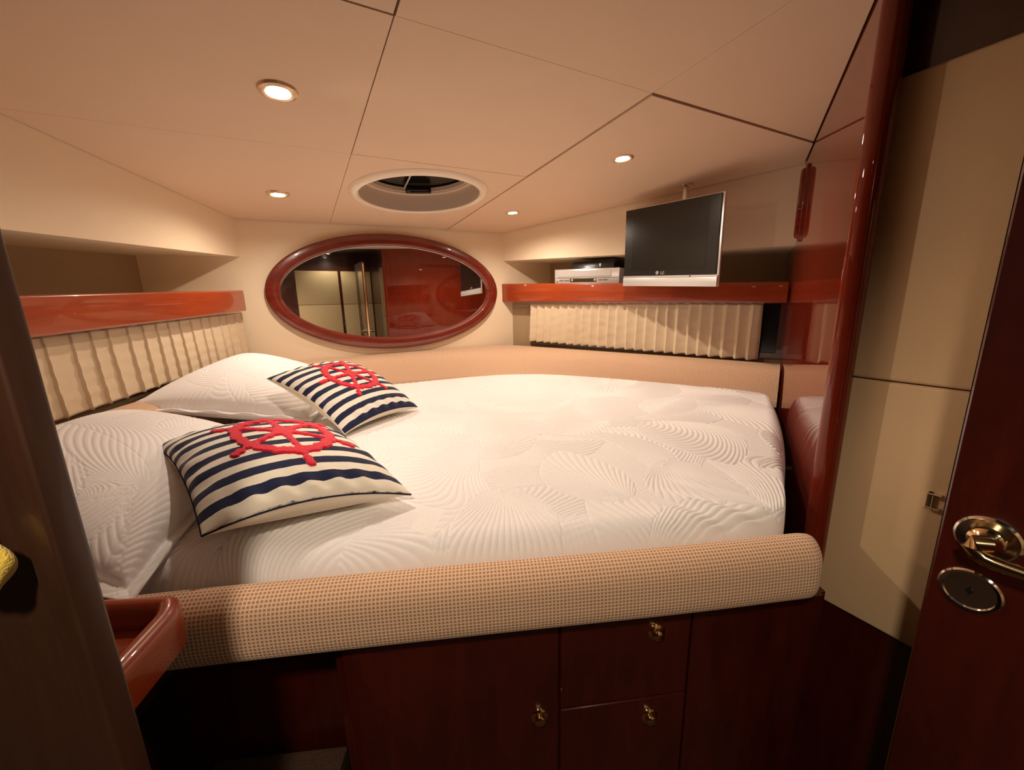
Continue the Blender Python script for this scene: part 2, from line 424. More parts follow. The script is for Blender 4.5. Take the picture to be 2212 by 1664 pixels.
# bulkhead on the right: lacquered mahogany
m = MB(); slab(m, C-db*.34, D+db*.01, nb, .03, FLOOR, ZCU)
tag(build(m, 'wall_bulkhead', MAHOGB, smooth=False), 'glossy lacquered mahogany bulkhead to the right of the berth', kind='structure')
# rounded corner post
PC = V(.6215, .7215)
m = MB(); m.lathe(p3(PC, FLOOR), (0, 0, 1), [(.0195, 0), (.0195, zc(*PC)-FLOOR)], 40, True)
tag(build(m, 'trim_3', MAHOGB), 'rounded glossy mahogany corner post at the end of the bulkhead', kind='structure')
# entry wall: dark wood with two padded panels
eu = unit(V(.485, -.875)); en = V(.875, .485); EP = V(.655, .742)
m = MB(); slab(m, EP-eu*.02+en*.012, EP+eu*.5+en*.012, en, .03, FLOOR, ZCU)
we = tag(build(m, 'wall_entry', MAHOGD, smooth=False), 'dark wooden entry wall with cream padded panels beside the post', kind='structure')
for z0, z1 in ((-.648, -.157), (-.155, .352)):
    m = MB(); slab(m, EP, EP+eu*.44, en, .014, z0, z1)
    build(m, 'padded_panel', PADDED, we, bevel=.006, seg=3)
# door latch keeper on the panel
m = MB(); LPk = EP+eu*.138
m.box(p3(LPk-en*.008, -.366), p3(eu*.008, 0), p3(en*.010, 0), (0, 0, .028))
m.box(p3(LPk-en*.011, -.341), p3(eu*.018, 0), p3(en*.012, 0), (0, 0, .003))
m.box(p3(LPk-en*.011, -.366), p3(eu*.018, 0), p3(en*.012, 0), (0, 0, .003))
build(m, 'latch_keeper', CHROME, we, bevel=.001, seg=1)

# ------------------------------------------------------------------ passage behind (seen in the mirror)
AW = -.95      # how far behind the eye along the cabin axis
ax1 = V(-.5, .866); ax2 = V(.866, .5)
def cx(s, t): return ax2*s+ax1*t
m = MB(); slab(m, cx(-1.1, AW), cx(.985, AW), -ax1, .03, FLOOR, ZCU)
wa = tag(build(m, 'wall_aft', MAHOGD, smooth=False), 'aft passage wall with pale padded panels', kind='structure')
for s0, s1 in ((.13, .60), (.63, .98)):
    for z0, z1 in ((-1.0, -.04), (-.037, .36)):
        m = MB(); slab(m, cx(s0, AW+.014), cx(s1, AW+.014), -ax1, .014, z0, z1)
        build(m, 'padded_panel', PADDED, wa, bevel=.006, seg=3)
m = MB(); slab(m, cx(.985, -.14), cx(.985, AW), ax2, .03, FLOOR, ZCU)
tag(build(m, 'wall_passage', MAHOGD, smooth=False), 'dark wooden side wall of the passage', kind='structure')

m = MB(); slab(m, cx(-.95, AW), cx(-.95, -.36), -ax2, .03, FLOOR, ZCU)
tag(build(m, 'wall_passage_left', MAHOGD, smooth=False), 'dark wooden wall left of the passage', kind='structure')

# left door post and the dark panel next to it
J = V(-.322, .265)
ju = unit(V(-1, .10)); jn = unit(V(-.10, -1))
m = MB(); slab(m, J, J+ju*.024, jn, .020, FLOOR, ZCU)
tag(build(m, 'trim_4', TEAK, bevel=.003, seg=3), 'brown wooden door post at the left edge of view', kind='structure')
m = MB(); slab(m, J+ju*.0255, J+ju*.72, jn, .016, FLOOR, ZCU)
tag(build(m, 'wall_near', TEAK, bevel=.002, seg=1), 'dark brown wooden panel left of the door post', kind='structure')

# entry door, open on the right
DP = V(.560, .460); du = unit(V(.5, -.866)); dn = V(.866, .5)
m = MB(); slab(m, DP, DP+du*.46, dn, .03, FLOOR+.02, .40)
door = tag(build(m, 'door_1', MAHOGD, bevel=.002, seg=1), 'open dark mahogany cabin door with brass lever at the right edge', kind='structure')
m = MB(); slab(m, DP-du*.002+dn*.008, DP+dn*.008, dn, .014, FLOOR+.05, .38); build(m, 'edge_strip', BRASS, door, smooth=False)
HP = DP+du*.040
for sgn in (-1, 1):
    base = HP if sgn < 0 else HP+dn*.03
    o3 = p3(dn*sgn, 0)
    c = p3(base, -.297)
    m = MB(); m.lathe(c, o3, [(.0, .0), (.0285, 0), (.0285, .003), (.026, .0055), (.0235, .0045), (.0, .0045)], 40)
    ro = build(m, 'handle_rose', MAHOGD if 0 else CHROME, door)
    m = MB(); m.lathe(c, o3, [(.016, .004), (.016, .012), (.011, .018), (.009, .030), (.0, .032)], 28)
    pts = [c+o3*.024+p3(du*.006, .003), c+o3*.031+p3(du*.004, .006), c+o3*.034+p3(-du*.006, .002), c+o3*.035+p3(-du*.004, -.007), c+o3*.036+p3(du*.012, -.012), c+o3*.036+p3(du*.05, -.012), c+o3*.034+p3(du*.10, -.012), c+o3*.026+p3(du*.114, -.011)]
    m.tube(spline(pts, 20), np.r_[np.linspace(.010, .0075, 10), np.linspace(.0075, .006, 10)], 14)
    build(m, 'lever_handle', BRASS, door)
    c = p3(base-du*.004, -.3725)
    m = MB(); m.lathe(c, o3, [(.0, .0012), (.0225, .0012), (.0235, .004), (.0265, .0045), (.0285, .002), (.0285, 0)], 40)
    lr = build(m, 'lock_rose', CHROME, door)
    m = MB(); m.lathe(c+o3*.001, o3, [(.0, .0015), (.0035, .0015), (.0040, .0008)], 20); m.box(c+o3*.002+p3(-du*.001, -.006), p3(du*.002, 0), o3*.001, (0, 0, .012))
    build(m, 'key_slot', BLACK, lr)

# ------------------------------------------------------------------ shelves with mahogany lips
def shelf(label, p, q, out, inset, zt0, zb0, zt1, zb1, cap_end):
    t = thing('locker_shelf', label, 'shelf', p3(p, zb0), group=None)
    n = np.linalg.norm(q-p)
    ft = lambda a: zt0+(zt1-zt0)*np.linalg.norm(a-p)/n
    a0, a1 = p-out*inset, q-out*inset
    bl = [p3(a0, zb0), p3(a1, zb1), p3(a1+out*.022, zb1), p3(a0+out*.022, zb0)]
    tp = [p3(a0, zt0), p3(a1, zt1), p3(a1+out*.022, zt1), p3(a0+out*.022, zt0)]
    m = MB(); m.hexa(bl, tp); build(m, 'shelf_lip', MAHOGH, t, bevel=.006, seg=3)
    h = .012
    e0, e1 = p+out*(ND-.01), q+out*(ND-.01)
    b0, b1 = p+out*(.022-inset), q+out*(.022-inset)
    dz = .050
    m = MB(); m.hexa([p3(b0, zb0+dz), p3(b1, zb1+dz), p3(e1, zb1+dz), p3(e0, zb0+dz)], [p3(b0, zb0+dz+h), p3(b1, zb1+dz+h), p3(e1, zb1+dz+h), p3(e0, zb0+dz+h)])
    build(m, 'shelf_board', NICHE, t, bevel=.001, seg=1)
    return t
p0, p1 = A+dl*.060, LE
shelf('long mahogany shelf lip above the left curtain', p0, p1, nl, .022, .083, -.008, .083-.043*1.75, -.008-.045*1.75, True)
p0, p1 = B-dr*.012, C-dr*.003
shelf('long mahogany shelf above the right curtain, under the television', p0, p1, nr, .012, .118, .006, .057, -.027, True)

# ------------------------------------------------------------------ pleated curtains
def curtain(label, p, q, inward, ztop, zbot, n, flip, seed, ridge):
    rng = np.random.RandomState(seed)
    Lc = np.linalg.norm(q-p); t = []; o = []
    pos = np.linspace(0, 1, n+1); pos[1:-1] += rng.uniform(-.12, .12, n-1)/n
    for k in range(n):
        a, b = pos[k], pos[k+1]; w = b-a
        if ridge:   # flat panels with a thin stitched ridge
            t += [a, a+.03*w, a+.06*w, a+.5*w]; o += [.0045, .0105, .0015, .0]
        else:       # knife pleats
            t += [a, a+.24*w, a+.30*w, a+.65*w]; o += [0.0, .020, .021, .008]
    t.append(1.0); o.append(.003)
    t = np.array(t); o = np.array(o); m_ = 34
    if flip: t = 1-t[::-1]; o = o[::-1]
    zz = np.linspace(0, 1, m_)
    P = np.zeros((len(t), m_, 3)); ph = rng.uniform(0, 6.28, len(t))
    pl = np.minimum((np.arange(len(t))//4), n)
    phn = rng.uniform(0, 6.28, n+1)[pl]; ph2 = rng.uniform(0, 6.28, n+1)[pl]
    for j, z in enumerate(zz):
        wr = (.45 if ridge else 1)*.0009*np.sin(z*(17+3*np.sin(phn*3))+phn)*(z*.8+.2)+.0007*np.sin(z*(33+5*np.sin(ph2*5))+ph2)+.0004*np.sin(z*90+ph)
        off = o*(.55+.6*z)+.006*z+wr
        sway = .0009*np.sin(z*5+phn)
        x = p[0]+(q-p)[0]*(t+sway/Lc)+inward[0]*off; y = p[1]+(q-p)[1]*(t+sway/Lc)+inward[1]*off
        zt = ztop[0]+(ztop[1]-ztop[0])*t; zb = zbot[0]+(zbot[1]-zbot[0])*t+.004*(o/.02)*-1
        P[:, j] = np.stack([x, y, zt+(zb-zt)*z], -1)
    m = MB(); m.grid(P)
    th = thing('pleated_curtain', label, 'curtain', p3(lerp(p, q, .5), zbot[0]))
    c = build(m, 'cloth', CURT, th, ang=28)
    md = c.modifiers.new('thickness', 'SOLIDIFY'); md.thickness = .0018; md.offset = 0
    # track it hangs from
    m = MB(); a, b = p, q
    m.box(p3(a, ztop[0]-.001), p3(b-a, ztop[1]-ztop[0]), p3(-inward*.010, 0), (0, 0, .008)); build(m, 'curtain_track', SILVERL, th, smooth=False)
    return th
# right curtain: bottom line about -.24 .. -.275
curtain('pleated beige curtain on the right side below the television', B+dr*.185+nr*.022, B+dr*1.395+nr*.022, -nr, (-.008, -.030), (-.232, -.267), 24, False, 3, False)
curtain('pleated beige curtain on the left side behind the white pillows', A+dl*.03+nl*.022, A+dl*1.28+nl*.022, -nl, (-.015, -.068), (-.212, -.270), 21, False, 5, True)

# ------------------------------------------------------------------ oval mirror
Mc = p3(V(-.622, 2.190), .068); mu = p3(df, .0); mn = p3(-nf, 0)
Mc = p3(A+df*((Mc[:2]-A)@df), .068)
mir = thing('oval_mirror', 'large oval mirror in a glossy mahogany frame on the far wall', 'mirror', Mc+mn*.001)
def ell(a, b, d, seg=96):
    return [Mc+mu*a*math.cos(q)+V(0, 0, 1)*b*math.sin(q)+mn*d for q in np.linspace(0, 2*math.pi, seg, endpoint=False)]
prof = [(.0, .002), (.0, .021), (.003, .028), (.009, .031), (.054, .031), (.060, .028), (.064, .022), (.065, .006)]
m = MB(); m.loop([ell(.612-w, .302-w*.98, d) for w, d in prof]); build(m, 'frame', MAHOG, mir, ang=60)
tl = lambda e: [p+mn*(.0058+.0105*(p[2]-Mc[2])) for p in e]   # the glass leans forward a little
m = MB(); m.loop([ell(.556, .247, .001), tl(ell(.556, .247, .0))], True, True); build(m, 'mirror_glass', MIRROR, mir, smooth=False)

# ------------------------------------------------------------------ roof hatch
hz = zc(*HC); hn = unit(NC); he = unit(np.cross(hn, V(0, 1, 0)))
hat = thing('roof_hatch', 'round open roof hatch with cream ring in the ceiling above the mirror', 'hatch', p3(HC, hz))
hc = p3(HC, hz)
m = MB(); m.lathe(hc, hn, [(.232, .005), (.236, -.008), (.243, -.013), (.255, -.013), (.266, -.008), (.271, -.0005)], 72, e1=he); build(m, 'trim_ring', GEL, hat)
m = MB(); m.lathe(hc, hn, [(.232, -.006), (.230, .060), (.212, .062), (.212, .068), (.206, .068), (.206, .085), (.24, .085), (.24, .036), (.236, .034)], 72, e1=he); build(m, 'trunk_liner', LINER, hat)
m = MB(); m.lathe(hc, hn, [(.0, .090), (.225, .090), (.225, .100), (.0, .100)], 48, e1=he); build(m, 'smoked_lid', SMOKE, hat)
# latch and strut inside the hatch
hx = V(.97, .24, .035); hy = V(-.24, .97, -.03)
c = hc+hn*.056+hy*.185
m = MB(); m.box(c-hx*.055-hy*.012, hx*.11, hy*.02, hn*.022); m.box(c-hx*.052-hy*.035, hx*.016, hy*.026, hn*.014); m.box(c-hx*.05-hy*.037, hx*.09, hy*.008, hn*.010)
build(m, 'latch', BLACK, hat, bevel=.002, seg=2)
m = MB(); m.tube([c-hx*.06+hn*.018, c-hx*.03-hy*.16+hn*.024], .0035, 10); build(m, 'strut', SILVERL, hat)

# ------------------------------------------------------------------ downlights
names = ['round brass-rimmed ceiling downlight, the large nearest one above the striped cushions',
         'round ceiling downlight left of the roof hatch, above the far white pillow',
         'round ceiling downlight in front of the television',
         'small far ceiling downlight between roof hatch and television']
for (x, y), lb in zip(LPOS, names):
    c = p3((x, y), zc(x, y)); t = thing('ceiling_downlight', lb, 'ceiling light', c, group='downlights set in the cabin ceiling')
    m = MB(); m.lathe(c, -hn, [(.024, .002), (.025, .006), (.030, .0075), (.037, .005), (.040, -.001)], 40); build(m, 'rim', RIMM, t)
    m = MB(); m.lathe(c, -hn, [(.0, .0055), (.014, .0065), (.0235, .0035), (.0245, .001)], 32); build(m, 'lens', BULB, t)
for q_, lb in ((AFTL, 'round ceiling downlight above the doorway, behind the photographer'), (AFT2, 'round ceiling downlight in the passage behind the open door, before the padded wall')):
    c = p3(q_, zc(*q_))
    t = thing('ceiling_downlight', lb, 'ceiling light', c)
    m = MB(); m.lathe(c, -hn, [(.024, .002), (.025, .006), (.030, .0075), (.037, .005), (.040, -.001)], 32); build(m, 'rim', RIMM, t)
    m = MB(); m.lathe(c, -hn, [(.0, .0055), (.014, .0065), (.0235, .0035), (.0245, .001)], 32); build(m, 'lens', BULB, t)

# ------------------------------------------------------------------ soft relief of the quilting
def quilt(X, Y, seed, x0, x1, y0, y1, n, Lr=(.22, .42), sp=.0165):
    """height of the stitched leaf pattern: 0 in the seams, 1 on top of the puffs"""
    rng = np.random.RandomState(seed)
    H = .55+.12*np.sin(X*420)*np.sin(Y*420); 
    H = np.where(np.abs(np.sin((X+Y)*150)) < .2, .25, .6)*0+(.50+.18*np.abs(np.sin((X+.3*Y)*300))*np.abs(np.sin((Y-.3*X)*300)))
    gx = int(math.ceil(math.sqrt(n*(x1-x0)/(y1-y0)))); gy = int(math.ceil(n/gx)); cells = [(i, j) for i in range(gx+1) for j in range(gy+1)]
    rng.shuffle(cells)
    for (i, j) in cells:
        cx_ = x0+(x1-x0)*(i+.5*rng.rand()+.1)/gx; cy_ = y0+(y1-y0)*(j+.5*rng.rand()+.1)/gy
        th = rng.uniform(0, 2*math.pi); ll = rng.uniform(*Lr); ww = ll*rng.uniform(.26, .40); kind = rng.randint(3)
        dx, dy = X-cx_, Y-cy_; a = dx*math.cos(th)+dy*math.sin(th); b = -dx*math.sin(th)+dy*math.cos(th)
        b = b-rng.uniform(-1.1, 1.1)*(a**2)/ll*1.2          # curved spine
        u = a/ll+.5; ok = (u > 0) & (u < 1)
        uu = np.clip(u, .001, .999); w = ww*np.sin(np.pi*uu**.8)**.7
        q = np.abs(b)/w
        if kind == 0:      # feather with scalloped barbs
            ph = (a-.55*np.abs(b)-.9*b**2/ww)/sp
            scal = 1-.10*np.abs(np.sin(np.pi*ph))**2
        elif kind == 1:    # fan of long ribs running from the stem
            ang = np.arctan2(b, a+.55*ll); ph = ang*ll*.75/sp; scal = 1.0
        else:              # one sided curved barbs
            ph = (a+.9*b+2.2*b**2/ww*.5)/(sp*1.15); scal = 1.0
        inside = ok & (q < scal)
        rib = np.abs(np.sin(np.pi*ph))**.42
        env = np.clip((1-q/scal)*w/.004, 0, 1)**.5
        spine = np.clip(np.abs(b)/.0025, 0, 1)**.5 if kind == 0 else 1.0
        H = np.where(inside, rib*env*spine, H)
    return H

# ------------------------------------------------------------------ berth: padded bolster around mattress
topc = spline([(-1.068, .56), (-1.10, .95), (-1.16, 1.40), (-1.205, 1.72), (-1.12, 1.895), (-.90, 2.020), (-.45, 2.270), (-.16, 2.430), (.0, 2.462), (.16, 2.352), (.55, 2.05), (.90, 1.788), (1.124, 1.606)], 180)
botc = spline([(-.945, .56), (-.975, .95), (-1.02, 1.35), (-1.03, 1.58), (-.94, 1.745), (-.75, 1.86), (-.45, 1.975), (-.20, 2.042), (.03, 2.052), (.25, 2.01), (.55, 1.89), (.86, 1.672), (1.056, 1.500)], 180)
k = np.linspace(0, 1, 180)[:, None]
zt = np.interp(np.arange(180), [0, 60, 100, 179], [-.268, -.262, -.262, -.280])[:, None]
zb = np.full((180, 1), -.405)
secs = []; prof = [(0.0, -.16), (0.0, .0), (.04, .004), (.35, -.003), (.52, -.012), (.64, -.030), (.74, -.062), (.84, -.100), (.92, -.128)]
for f, dz in prof:
    xy = topc*(1-f)+botc*f; secs.append(np.hstack([xy, zt+dz]))
secs = np.stack(secs, 1)       # (180, n, 3)
# finer profile
fine = np.stack([spline(s_, 26) for s_ in secs[:, 1:]]); 
ln = np.r_[0, np.cumsum(np.linalg.norm(np.diff(fine[:, 10, :2], axis=0), axis=1))]
dd = np.concatenate([np.zeros((180, 1)), np.cumsum(np.linalg.norm(np.diff(fine, axis=1), axis=2), axis=1)], 1)
uv = np.stack([np.repeat(ln[:, None], 26, 1)*S, dd*S], -1)
def strip_obj(sl, name, label):
    m = MB(); Q = fine[sl]; n_ = len(Q)
    lo = Q.copy(); P = np.concatenate([Q, Q[:, -1:]-V(0, 0, .03), (Q[:, :1]*0+Q[:, :1])-V(0, 0, .16)], 1)
    u_ = np.concatenate([uv[sl], uv[sl][:, -1:], uv[sl][:, :1]], 1)
    m.grid(P, u_); 
    idx = lambda r: [r*P.shape[1]+c_ for c_ in range(P.shape[1])]
    m.f.append(tuple(idx(0))); m.f.append(tuple(idx(n_-1)[::-1]))
    I = P.shape[1]
    m.f += [(r*I+I-1, r*I, (r+1)*I, (r+1)*I+I-1) for r in range(n_-1)]
    return m
bol = strip_obj(slice(0, 180), 'bolster', '')
tag(build(bol, 'padded_bolster', WAFF, ang=50), 'peach basket weave padded bolster curving around the back of the berth', 'bolster')

# ------------------------------------------------------------------ quilted bedspread over the mattress
def bedmesh():
    nu, nv = 840, 680
    fr = spline([(-.905, .545), (-.70, .535), (-.40, .532), (-.085, .558), (.25, .590), (.460, .620), (.510, .672)], nu)
    bk = spline([(-.95, 1.50), (-.925, 1.72), (-.75, 1.842), (-.45, 1.955), (-.20, 2.022), (.03, 2.032), (.25, 1.99), (.55, 1.87), (.83, 1.680), (.975, 1.55), (1.012, 1.455)], nu)
    v = np.linspace(0, 1, nv)[None, :, None]
    P = fr[:, None]*(1-v)+bk[:, None]*v
    # belly of the right edge against the bulkhead
    u = np.linspace(0, 1, nu)[:, None]; vv = np.linspace(0, 1, nv)[None, :]
    P[..., 0] += (.026*np.sin(np.pi*vv)*np.clip((u-.8)/.2, 0, 1)**2)
    X, Y = P[..., 0], P[..., 1]
    dF = np.linalg.norm(P-fr[:, None], axis=2); dB = np.linalg.norm(P-bk[:, None], axis=2)
    right = P[-1]; left = P[0]
    dR = np.linalg.norm(P-right[None], axis=2); dL = np.linalg.norm(P-left[None], axis=2)
    def roll(d, r, k=1.0): q = np.clip(r-d, 0, r); return k*(r-np.sqrt(np.maximum(r*r-q*q, 0)))
    z = -.372-roll(dF, .050)-roll(dR, .048, 1.6)-roll(dB, .035)-roll(dL, .035)
    z += .006*np.sin(X*5+1)*np.sin(Y*4) - .010*np.clip((.75-Y)/.25, 0, 1)
    H = quilt(X, Y, 11, -1.05, 1.05, .5, 2.1, 84)
    z += .0048*(H-1)*1.0
    # a few soft folds near the front right corner
    z += .004*np.exp(-((X-.36)**2+(Y-.66)**2)/.012)*np.sin((X+Y*1.4)*70)
    return np.stack([X, Y, z], -1)
BP = bedmesh()
mbd = MB(); mbd.grid(BP, flip=True)
# skirt to close the body
nu, nv = BP.shape[:2]
rim = np.concatenate([BP[:, 0], BP[-1, 1:], BP[::-1, -1][1:], BP[0, ::-1][1:-1]])
cen = rim[:, :2].mean(0)
low = rim.copy(); low[:, 2] = -.520
low2 = rim.copy(); low2[:, 2] -= .02
m2 = MB(); m2.loop([low, low2, rim], True); m2.f.append(tuple(range(len(rim)-1, -1, -1)))
bed = thing('mattress_with_bedspread', 'berth mattress under a white quilted bedspread with leaf stitching', 'bed', (0.0, 1.2, -.52))
build(mbd, 'bedspread', QUILT, bed)
build(m2, 'mattress_side', QUILT, bed)

# ------------------------------------------------------------------ padded front board
inn = spline([(-.56, .488), (-.40, .508), (-.085, .541), (.25, .574), (.44, .597), (.513, .606)], 120)
tg = np.gradient(inn, axis=0); tg /= np.linalg.norm(tg, axis=1)[:, None]; outw = np.stack([tg[:, 1], -tg[:, 0]], -1)
uu_ = np.r_[0, np.cumsum(np.linalg.norm(np.diff(inn, axis=0), axis=1))]
T = .056; prof = [(0, -.108), (0, -.030), (.002, -.012), (.008, -.003), (.018, .0), (.030, -.003), (.044, -.012), (.053, -.028), (T, -.060), (.0555, -.082), (.050, -.096), (.038, -.102), (.012, -.104)]
prof = spline(prof, 40)
endr = np.ones(120); tail = uu_[-1]-uu_
P = np.zeros((120, 40, 3)); 
for i in range(120):
    r = .040; q = max(0, r-tail[i]); s_ = math.sqrt(max(r*r-q*q, 0))/r if q > 0 else 1.0
    s_ = max(s_, .12)
    for j, (o_, z_) in enumerate(prof):
        zz = z_ if s_ >= 1 else (-.048+(z_+.048)*(s_*.55+.45))
        oo = o_*s_ if s_ < 1 else o_
        P[i, j] = (*(inn[i]+outw[i]*oo), -.392+zz)
dl_ = np.r_[0, np.cumsum(np.linalg.norm(np.diff(prof, axis=0), axis=1))]
uvf = np.stack([np.repeat(uu_[:, None], 40, 1), np.repeat(dl_[None], 120, 0)], -1)*S
m = MB(); m.grid(P, uvf); m.f.append(tuple(range(40))); m.f.append(tuple(119*40+c_ for c_ in range(39, -1, -1)))
m.f += [(r*40+39, r*40, (r+1)*40, (r+1)*40+39) for r in range(119)]
tag(build(m, 'padded_front_board', WAFF, ang=60), 'beige basket weave padded board along the front of the berth', 'bed board')

# ------------------------------------------------------------------ base cabinet under the berth
def yf(x, off=0): return .482+.112*(x+.47)+off
def front(mb, x0, x1, z0, z1, off, th):
    pts = [V(x0, yf(x0, off)), V(x1, yf(x1, off)), V(x1, yf(x1, off+th)), V(x0, yf(x0, off+th))]
    mb.hexa([p3(a, z0) for a in pts], [p3(a, z1) for a in pts])
cab = thing('berth_cabinet', 'dark mahogany cabinet with round brass knobs under the berth front board', 'cabinet', (.05, .56, FLOOR))
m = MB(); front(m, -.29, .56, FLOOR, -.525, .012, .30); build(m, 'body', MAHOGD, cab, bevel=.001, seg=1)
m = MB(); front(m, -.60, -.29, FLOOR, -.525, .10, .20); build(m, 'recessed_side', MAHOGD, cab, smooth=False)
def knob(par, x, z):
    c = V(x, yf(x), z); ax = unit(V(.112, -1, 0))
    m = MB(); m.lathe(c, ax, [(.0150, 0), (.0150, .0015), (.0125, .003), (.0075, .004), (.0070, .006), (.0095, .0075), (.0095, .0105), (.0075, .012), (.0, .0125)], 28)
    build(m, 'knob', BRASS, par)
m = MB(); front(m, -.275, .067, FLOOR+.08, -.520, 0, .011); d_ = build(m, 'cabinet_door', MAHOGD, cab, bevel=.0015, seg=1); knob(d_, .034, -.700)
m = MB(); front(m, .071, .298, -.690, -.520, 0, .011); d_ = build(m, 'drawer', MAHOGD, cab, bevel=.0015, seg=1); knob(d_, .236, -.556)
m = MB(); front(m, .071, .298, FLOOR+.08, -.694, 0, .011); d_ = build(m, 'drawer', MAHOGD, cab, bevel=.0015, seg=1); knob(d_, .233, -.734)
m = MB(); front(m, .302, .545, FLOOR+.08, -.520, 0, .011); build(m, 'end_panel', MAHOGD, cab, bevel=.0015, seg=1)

# carpeted step at the lower left
m = MB(); m.box((-.55, .36, FLOOR), (.235, .02, 0), (-.01, .20, 0), (0, 0, .39))
tag(build(m, 'boarding_step', CARPET, bevel=.006, seg=2), 'low carpeted step in the dark corner left of the berth cabinet', 'step')

# ------------------------------------------------------------------ bedside tray with raised rim
tray = thing('bedside_tray', 'glossy mahogany bedside tray with rounded raised rim at the left end of the berth', 'tray', (-.58, .35, -.42))
o0 = [V(-.400, .285), V(-.414, .390), V(-.420, .415), V(-.435, .434), V(-.460, .440), V(-.62, .430), V(-.78, .420)]
path = spline(o0, 60)
tg = np.gradient(path, axis=0); tg /= np.linalg.norm(tg, axis=1)[:, None]; ins = np.stack([-tg[:, 1], tg[:, 0]], -1)
sec = spline([(.0, -.055), (.0, -.018), (.003, -.006), (.010, .0), (.018, -.002), (.024, -.009), (.027, -.022), (.027, -.034)], 22)
P = np.array([[(*(path[i]+ins[i]*a), -.356+b) for a, b in sec] for i in range(60)])
m = MB(); m.grid(P); m.f += [(r*22+21, r*22, (r+1)*22, (r+1)*22+21) for r in range(59)]; m.f.append(tuple(range(22))); m.f.append(tuple(59*22+c_ for c_ in range(21, -1, -1)))
build(m, 'raised_rim', MAHOGH, tray, ang=60)
pl = [path[i]+ins[i]*.026 for i in range(0, 60, 3)]+[V(-.78, .285)]
m = MB(); m.hexa([p3(a, -.405) for a in pl], [p3(a, -.388) for a in pl]); build(m, 'tray_floor', MAHOGH, tray, smooth=False)

# ------------------------------------------------------------------ pillows and cushions
def pillow(c00, c10, c11, c01, T1, T2, pinch, n, flange=0.0, relief=None, sag=0.0, pw=.5, wr=0, arch=0):
    """returns top and bottom grids. u runs c00->c10, v runs c00->c01"""
    s_ = np.linspace(-1, 1, n); s_ = np.sign(s_)*(1-(1-np.abs(s_))**1.25); U, Vv = np.meshgrid(s_, s_, indexing='ij')
    def bil(a, b): a = (a+1)/2; b = (b+1)/2; return (c00[None, None]*((1-a)*(1-b))[..., None]+c10[None, None]*(a*(1-b))[..., None]+c11[None, None]*(a*b)[..., None]+c01[None, None]*((1-a)*b)[..., None])
    U2 = U*(1-pinch*(1-Vv**2)); V2 = Vv*(1-pinch*(1-U**2))
    base = bil(U2, V2)
    nrm = unit(np.cross(c10-c00, c01-c00)); nrm = nrm if nrm[2] > 0 else -nrm
    k_ = 1-flange
    if arch: base = base+nrm*(arch*((1-U**2)+(1-Vv**2)-(1-U**2)*(1-Vv**2)))[..., None]
    cu = np.clip(1-(np.abs(U)/k_)**2.2, 0, 1); cv = np.clip(1-(np.abs(Vv)/k_)**2.2, 0, 1)
    h = (cu*cv)**pw
    wrk = 0
    if wr: wrk = wr*(np.sin(U*23+Vv*5)*np.exp(-((1-np.abs(Vv))/.18)**2)+np.sin(Vv*21-U*4)*np.exp(-((1-np.abs(U))/.18)**2))*np.clip((1-np.abs(U))*(1-np.abs(Vv))*18, 0, 1)
    top = h*T1+.002+wrk
    if flange: top = top+.006*np.clip(1-np.abs((np.maximum(np.abs(U), np.abs(Vv))-k_-.01)/.04), 0, 1)*-.6+.004*(np.sin(U*19+1)+np.sin(Vv*17))*(np.maximum(np.abs(U), np.abs(Vv)) > k_)*np.clip((np.maximum(np.abs(U), np.abs(Vv))-k_)/flange, 0, 1)
    if relief is not None: top = top+relief(U, Vv)
    bot = -h*T2-.002*np.sign(T2)
    edge = (np.abs(U) == 1) | (np.abs(Vv) == 1)
    top = np.where(edge, 0, top); bot = np.where(edge, 0, bot)
    if flange: bot = np.where(edge, 0, -h*T2-.003)
    Pt = base+nrm*top[..., None]; Pb = base+nrm*bot[..., None]
    if sag:
        d_ = -sag*(np.abs(U)**3*np.abs(Vv)**3)
        Pt[..., 2] += d_; Pb[..., 2] += d_
    uvp = np.stack([(U+1)/2, (Vv+1)/2], -1)
    return U, Vv, Pt, Pb, uvp

def qrel(seed, sx, sy, amp=.0024, nl_=34):
    def f(U, Vv):
        X = (U+1)/2*sx; Y = (Vv+1)/2*sy
        return amp*(quilt(X, Y, seed, 0, sx, 0, sy, nl_, (.28, .44), .0175)-.9)*np.clip((1-np.maximum(np.abs(U), np.abs(Vv)))/.03, 0, 1)
    return f
def soft_pillow(name, label, cs, T1, T2, seed, sag, n=300):
    c = [np.array(q, float) for q in cs]
    U, Vv, Pt, Pb, uvp = pillow(c[0], c[1], c[2], c[3], T1, T2, .035, n, .085, qrel(seed, np.linalg.norm(c[1]-c[0]), np.linalg.norm(c[3]-c[0])), sag, .42)
    t = thing(name, label, 'pillow', c[0]*.25+c[1]*.25+c[2]*.25+c[3]*.25, group='white quilted pillows')
    m = MB(); m.grid(Pt); build(m, 'pillow_front', QUILT, t)
    step = 4; idx = np.unique(np.r_[np.arange(0, n, step), n-1]); m = MB(); m.grid(Pb[np.ix_(idx, idx)], flip=True); build(m, 'pillow_back', QUILT, t)
    return t
soft_pillow('quilted_pillow', 'white quilted pillow at the near left, lying against the door post side',
            [(-.532, .462, -.385), (-.665, 1.03, -.350), (-1.075, 1.02, -.262), (-.985, .47, -.285)], .082, .045, 21, .012)
soft_pillow('quilted_pillow', 'white quilted pillow in the far left corner leaning on the pleated curtain',
            [(-.640, 1.190, -.350), (-.690, 1.70, -.345), (-1.165, 1.695, -.185), (-1.135, 1.075, -.272)], .085, .060, 33, .004)

